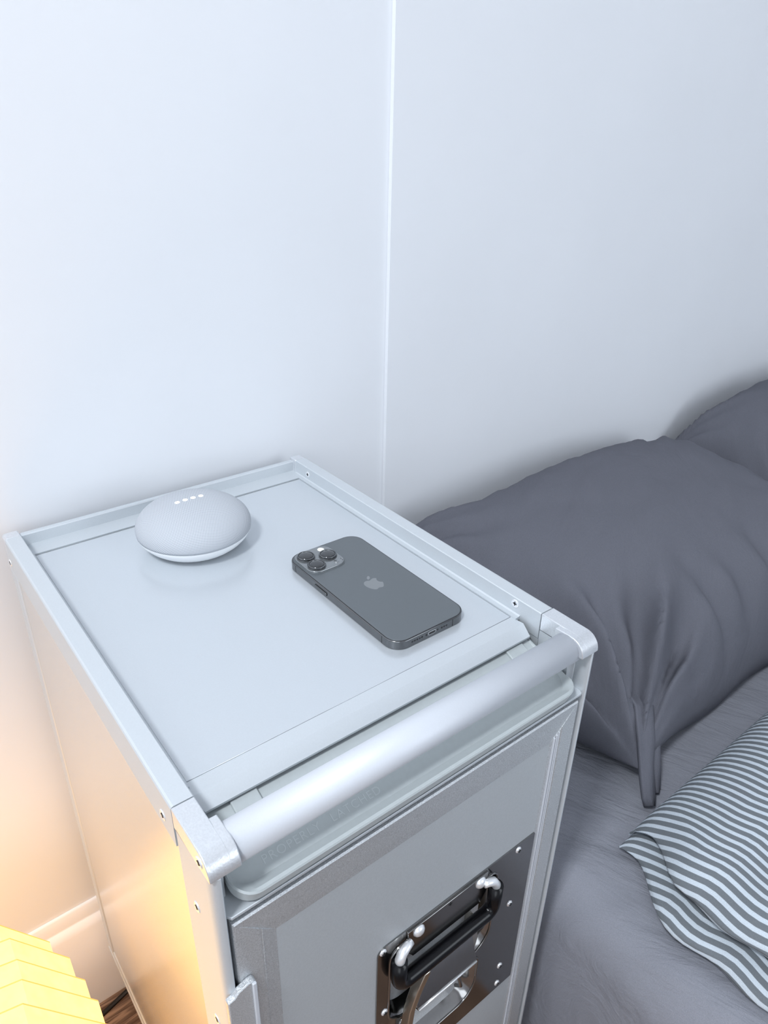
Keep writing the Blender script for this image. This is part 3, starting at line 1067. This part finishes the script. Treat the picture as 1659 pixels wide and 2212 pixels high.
# ------------------------------------------------------------------ bed
ZB = H - 0.30                      # sheet level above the floor
bed = thing('bed', (1.1, -0.6, 0.0), 'bed against the white wall, mattress under a plain grey fitted sheet', 'bed')
BX0, BX1, BY0, BY1 = 0.314, 1.90, -1.62, 0.412
bm = bmesh.new()
for (x0_, x1_, y0_, y1_) in ((BX0 + 0.03, BX0 + 0.06, BY0 + 0.03, BY1 - 0.02), (BX1 - 0.06, BX1 - 0.03, BY0 + 0.03, BY1 - 0.02), (BX0 + 0.06, BX1 - 0.06, BY0 + 0.03, BY0 + 0.06), (BX0 + 0.06, BX1 - 0.06, BY1 - 0.05, BY1 - 0.02)):
    box(bm, x0_, x1_, y0_, y1_, -H + 0.08, -H + 0.17)
for xx in (BX0 + 0.04, BX1 - 0.09):
    for yy in (BY0 + 0.05, BY1 - 0.09):
        box(bm, xx, xx + 0.05, yy, yy + 0.05, -H, -H + 0.08)
obj('bed_frame', bm, M_wood, bed)
bm = bmesh.new()
box(bm, BX0 + 0.035, BX1 - 0.035, BY0 + 0.035, BY1 - 0.02, -H + 0.17, -H + 0.36)
obj('mattress', bm, M_white, bed, bevel=0.02)
# fitted sheet: cross section along x (left side up, over, down), swept along y
secs = [(BX0 + 0.012, 0.13), (BX0 + 0.006, 0.18), (BX0 + 0.002, 0.24), (BX0 + 0.000, 0.29), (BX0 + 0.003, 0.335)]
for k in range(1, 9):
    a = math.radians(180 - 90 * k / 8)
    secs.append((BX0 + 0.045 + 0.042 * math.cos(a), ZB - 0.055 + 0.053 * math.sin(a)))
secs += [(BX0 + 0.06 + 0.014 * k, ZB) for k in range(0, 62)]
secs += [(BX1 - 0.60 + 0.06 * k, ZB) for k in range(0, 10)] + [(BX1 - 0.01, ZB - 0.02), (BX1, ZB - 0.07), (BX1, 0.13)]
ys = [BY1 - 0.010 * k for k in range(0, 70)]
yy = ys[-1]
while yy > BY0 + 0.05:
    yy -= 0.06
    ys.append(yy)
rows = []
for y in ys:
    row = []
    for (x, z) in secs:
        dz = dx = 0.0
        if x < 1.3:
            topw = sstep(ZB - 0.03, ZB, z)
            # soft dips plus diagonal drag creases near the left edge
            dz += topw * (0.0030 * fbm((x, y, 0.3), 6, 2) + 0.0026 * fbm((x * 3 + y * 2, y * 9 - x * 5, 1.0), 4, 2))
            w = 1 - sstep(0.0, 0.22, x - BX0)
            cr = fbm((x * 1.5 + y * 2.0, (y + x * 0.8) * 16, 2.2), 1.8, 2)
            dx -= (1 - topw) * w * 0.0050 * cr
            dz += topw * w * 0.0055 * cr
        row.append((x + dx, y, z + dz))
    rows.append(row)
grid_mesh(bm := bmesh.new(), rows)
endv = [(x, rows[-1][i][1] - 0.02, 0.13) for i, (x, z) in enumerate(secs)]
sheet = obj('fitted_sheet', bm, M_sheet, bed, smooth=True)
# sewn seam across the sheet by the pillow corner
bm = bmesh.new()
tube(bm, [(0.497 + 0.005 * k, 0.014 - 0.0058 * k, ZB - 0.0003) for k in range(0, 14)], 0.0009, 6)
obj('sheet_seam', bm, M_sheet, bed)

# ---- pillows


def make_pillow(name, quad, T, zbase, label, seed, ear=None, nu=110, nv=80, lean=0.0, group=None, wr=1.0):
    """quad: plan corners (left-front, right-front, right-back, left-back)"""
    A, B_, C, D_ = [Vector(q) for q in quad]
    bm = bmesh.new()

    def plan(u, v):
        # pinch the edges inward between the corners
        s, t = (u + 1) / 2, (v + 1) / 2
        p = A * (1 - s) * (1 - t) + B_ * s * (1 - t) + C * s * t + D_ * (1 - s) * t
        cen = (A + B_ + C + D_) / 4
        pin = 0.07 * ((1 - u * u) * abs(v) ** 5 + (1 - v * v) * abs(u) ** 5)
        return p + (cen - p) * pin

    def thick(u, v):
        e = (1 - abs(u) ** 3.2) * (1 - abs(v) ** 3.0)
        return T * max(0.0, e) ** 0.46

    corners = [(-1, -1), (1, -1), (1, 1), (-1, 1)]
    rows_t, rows_b = [], []
    for j in range(nv + 1):
        rt_, rb_ = [], []
        v = math.sin(PI / 2 * (-1 + 2 * j / nv))
        for i in range(nu + 1):
            u = math.sin(PI / 2 * (-1 + 2 * i / nu))
            p = plan(u, v)
            h = thick(u, v)
            w = 0.0
            for ci, (cu, cv) in enumerate(corners):
                du, dv = (u - cu) * 1.4, v - cv
                r = math.hypot(du, dv)
                an = math.atan2(dv, du)
                w += 0.020 * (wr if ci == 0 else 0.5) * math.exp(-((r - 0.42) / 0.34) ** 2) * (0.55 * math.sin(an * 11 + seed) + 0.45 * math.sin(an * 19 + seed * 2.3 + 1.5 * fbm((u, v, seed), 2, 2)))
            big = 0.006 * fbm((p.x, p.y, seed), 5.5, 2)
            fine = 0.0045 * fbm((p.x * 1.0 + p.y * 2.0, p.y * 4.0 - p.x * 3.0, seed + 3), 6, 3)
            # gathers on the front edge
            ed = math.exp(-((v + 0.86) / 0.22) ** 2)
            w2 = 0.010 * ed * math.sin(u * 26 + seed + 2.0 * fbm((u, 0, seed), 3, 2))
            ht = h * (0.80) + (w + big + fine + w2) * min(1.0, h / (0.35 * T))
            lz = lean * (v + 1) / 2
            mid = zbase + 0.20 * T + lz
            edge_soft = 0.045 * T * math.sin(u * 9 + seed) * (1 - h / T)
            rt_.append((p.x, p.y, mid + ht + edge_soft))
            rb_.append((p.x, p.y, max(zbase + 0.005, mid - h * 0.45 + edge_soft)))
        rows_t.append(rt_)
        rows_b.append(rb_)
    grid_mesh(bm, rows_t)
    grid_mesh(bm, rows_b)
    bmesh.ops.remove_doubles(bm, verts=bm.verts[:], dist=0.0006)
    if ear:
        ear(bm)
    o = obj(name, bm, M_pillow, smooth=True)
    tag(o, label, 'pillow')
    return o


def ear1(bm):
    # loose corner of the pillowcase hanging down onto the sheet, with a smaller fold beside it
    def flap_(path, widths, th):
        rows_ = []
        for i, (p, w_) in enumerate(zip(path, widths)):
            p = Vector(p) + Vector((0, 0, ZB - 0.41))
            q = Vector(path[min(i + 1, len(path) - 1)]) - Vector(path[max(i - 1, 0)])
            t = q.normalized()
            s_ = t.cross(Vector((0.1, -0.6, 0.8))).normalized()
            n2 = s_.cross(t).normalized()
            ring = []
            for k in range(20):
                a = 2 * PI * k / 20
                fold = 1 + 0.28 * math.cos(3 * a + i * 0.35)
                ring.append(tuple(p + s_ * (w_ * math.cos(a)) + n2 * (th * math.sin(a) * fold + 0.25 * w_ * math.cos(a) ** 2)))
            rows_.append(ring)
        vr_ = grid_mesh(bm, rows_, close_u=True)
        bm.faces.new(vr_[0]); bm.faces.new(vr_[-1])
    flap_([(0.5140, 0.1000, 0.500), (0.4990, 0.0560, 0.492), (0.4860, 0.0390, 0.468), (0.4790, 0.0290, 0.446), (0.4720, 0.0190, 0.431), (0.4655, 0.0105, 0.4210), (0.4620, 0.0055, 0.4165)],
          [0.0050, 0.0140, 0.0125, 0.0100, 0.0095, 0.0085, 0.0062], 0.0050)
    flap_([(0.530, 0.090, 0.480), (0.510, 0.046, 0.460), (0.4960, 0.0280, 0.434), (0.4870, 0.0180, 0.4190), (0.4820, 0.0120, 0.4150)], [0.004, 0.0115, 0.0095, 0.0080, 0.0045], 0.0040)


make_pillow('pillow', ((0.472, 0.030), (1.005, 0.022), (1.035, 0.403), (0.338, 0.404)), 0.195, ZB, 'large slate grey pillow nearest the trolley, loose corner hanging onto the sheet', 1.7, ear1, lean=0.045, wr=1.9)
make_pillow('pillow', ((1.05, 0.190), (1.62, 0.02), (1.68, 0.40), (1.02, 0.408)), 0.225, ZB, 'slate grey pillow farther along the wall, behind the large one', 4.1, None, 80, 60, lean=0.02)

# ---- striped duvet


def duvet():
    bm = bmesh.new()
    uvl = bm.loops.layers.uv.new('stripes')
    # cross-section from the bottom outer edge inward/up: (x offset, height)
    prof = [(0.030, 0.003), (0.010, 0.003), (0.001, 0.005), (-0.002, 0.010), (0.000, 0.0150), (0.006, 0.0180), (0.016, 0.0205), (0.026, 0.0215), (0.033, 0.0235), (0.030, 0.0275), (0.022, 0.0310), (0.0155, 0.0350),
            (0.0140, 0.0390), (0.0170, 0.0430), (0.024, 0.0475), (0.034, 0.0520), (0.048, 0.0560)]
    # densify
    P2 = []
    for a_, b_ in zip(prof, prof[1:]):
        for q in range(3):
            t = q / 3
            P2.append((a_[0] + (b_[0] - a_[0]) * t, a_[1] + (b_[1] - a_[1]) * t))
    P2.append(prof[-1])
    x, h = P2[-1]
    while x < 0.95:
        x += 0.0075
        P2.append((x, 0.0560 + 0.010 * sstep(0.05, 0.30, x)))
    arc_ = [0.0]
    for a_, b_ in zip(P2, P2[1:]):
        arc_.append(arc_[-1] + math.hypot(b_[0] - a_[0], b_[1] - a_[1]))
    YF = -0.004
    Rr = 0.075
    nT = []
    for k in range(0, 13):              # roll over the far edge
        a = math.radians(90 * k / 12)
        nT.append((YF - Rr + Rr * math.cos(a), -1 + 2 * math.sin(a), Rr * a))
    y = YF - Rr
    s = Rr * PI / 2
    while y > -0.75:
        y -= 0.009
        s += 0.009
        nT.append((y, 1.0, s))
    rows, uvs = [], []
    for (y, env, s) in nT:
        row, uvr = [], []
        dist = YF - y
        # outline of the left edge in plan
        xl = 0.4000 - 0.039 * sstep(0.015, 0.075, dist) + 0.006 * sstep(0.07, 0.2, dist)
        pocket_ = sstep(0.045, 0.085, dist)
        for (ox, h), al in zip(P2, arc_):
            hh = h
            ox2 = ox
            xw = xl + ox2
            # waves across the top, growing inwards
            inn_ = sstep(0.03, 0.12, ox)
            wav = 0.0018 * fbm((xw * 0.8 + 3, y * 1.0, 0.7), 7, 2) + 0.0006 * math.sin(y * 85 + xw * 30 + 2.5 * fbm((xw, y, 3), 7, 1))
            side = (1 - inn_) * 0.0030 * math.sin(y * 95 + h * 90) * pocket_
            z = ZB + 0.002 + hh * (0.18 + 0.82 * max(0.0, 0.5 + 0.5 * env) ** 1.1 if env < 1 else 1.0) + wav * (0.2 + 0.8 * inn_) * max(0.0, env)
            z = max(z, ZB + 0.0035)
            row.append((xw + side, y, z))
            arl = 0.0 if len(row) == 1 else arl + math.hypot(row[-1][0] - row[-2][0], row[-1][2] - row[-2][2])
            uvr.append(((arl + xl - 0.022 * (1 - math.exp(-s / 0.06)) - s * 0.06) / 0.0098, s))
        rows.append(row)
        uvs.append(uvr)
    vr = [[bm.verts.new(c) for c in row] for row in rows]
    for j in range(len(vr) - 1):
        for i in range(len(vr[0]) - 1):
            f = bm.faces.new((vr[j][i], vr[j][i + 1], vr[j + 1][i + 1], vr[j + 1][i]))
            f.smooth = True
            for lp_, (jj, ii) in zip(f.loops, ((j, i), (j, i + 1), (j + 1, i + 1), (j + 1, i))):
                lp_[uvl].uv = uvs[jj][ii]
    o = obj('duvet', bm, M_stripe, smooth=True)
    md = o.modifiers.new('cloth', 'SOLIDIFY')
    md.thickness = 0.0012
    md.offset = -1
    tag(o, 'grey and white striped duvet folded over on the bed', 'duvet')


duvet()
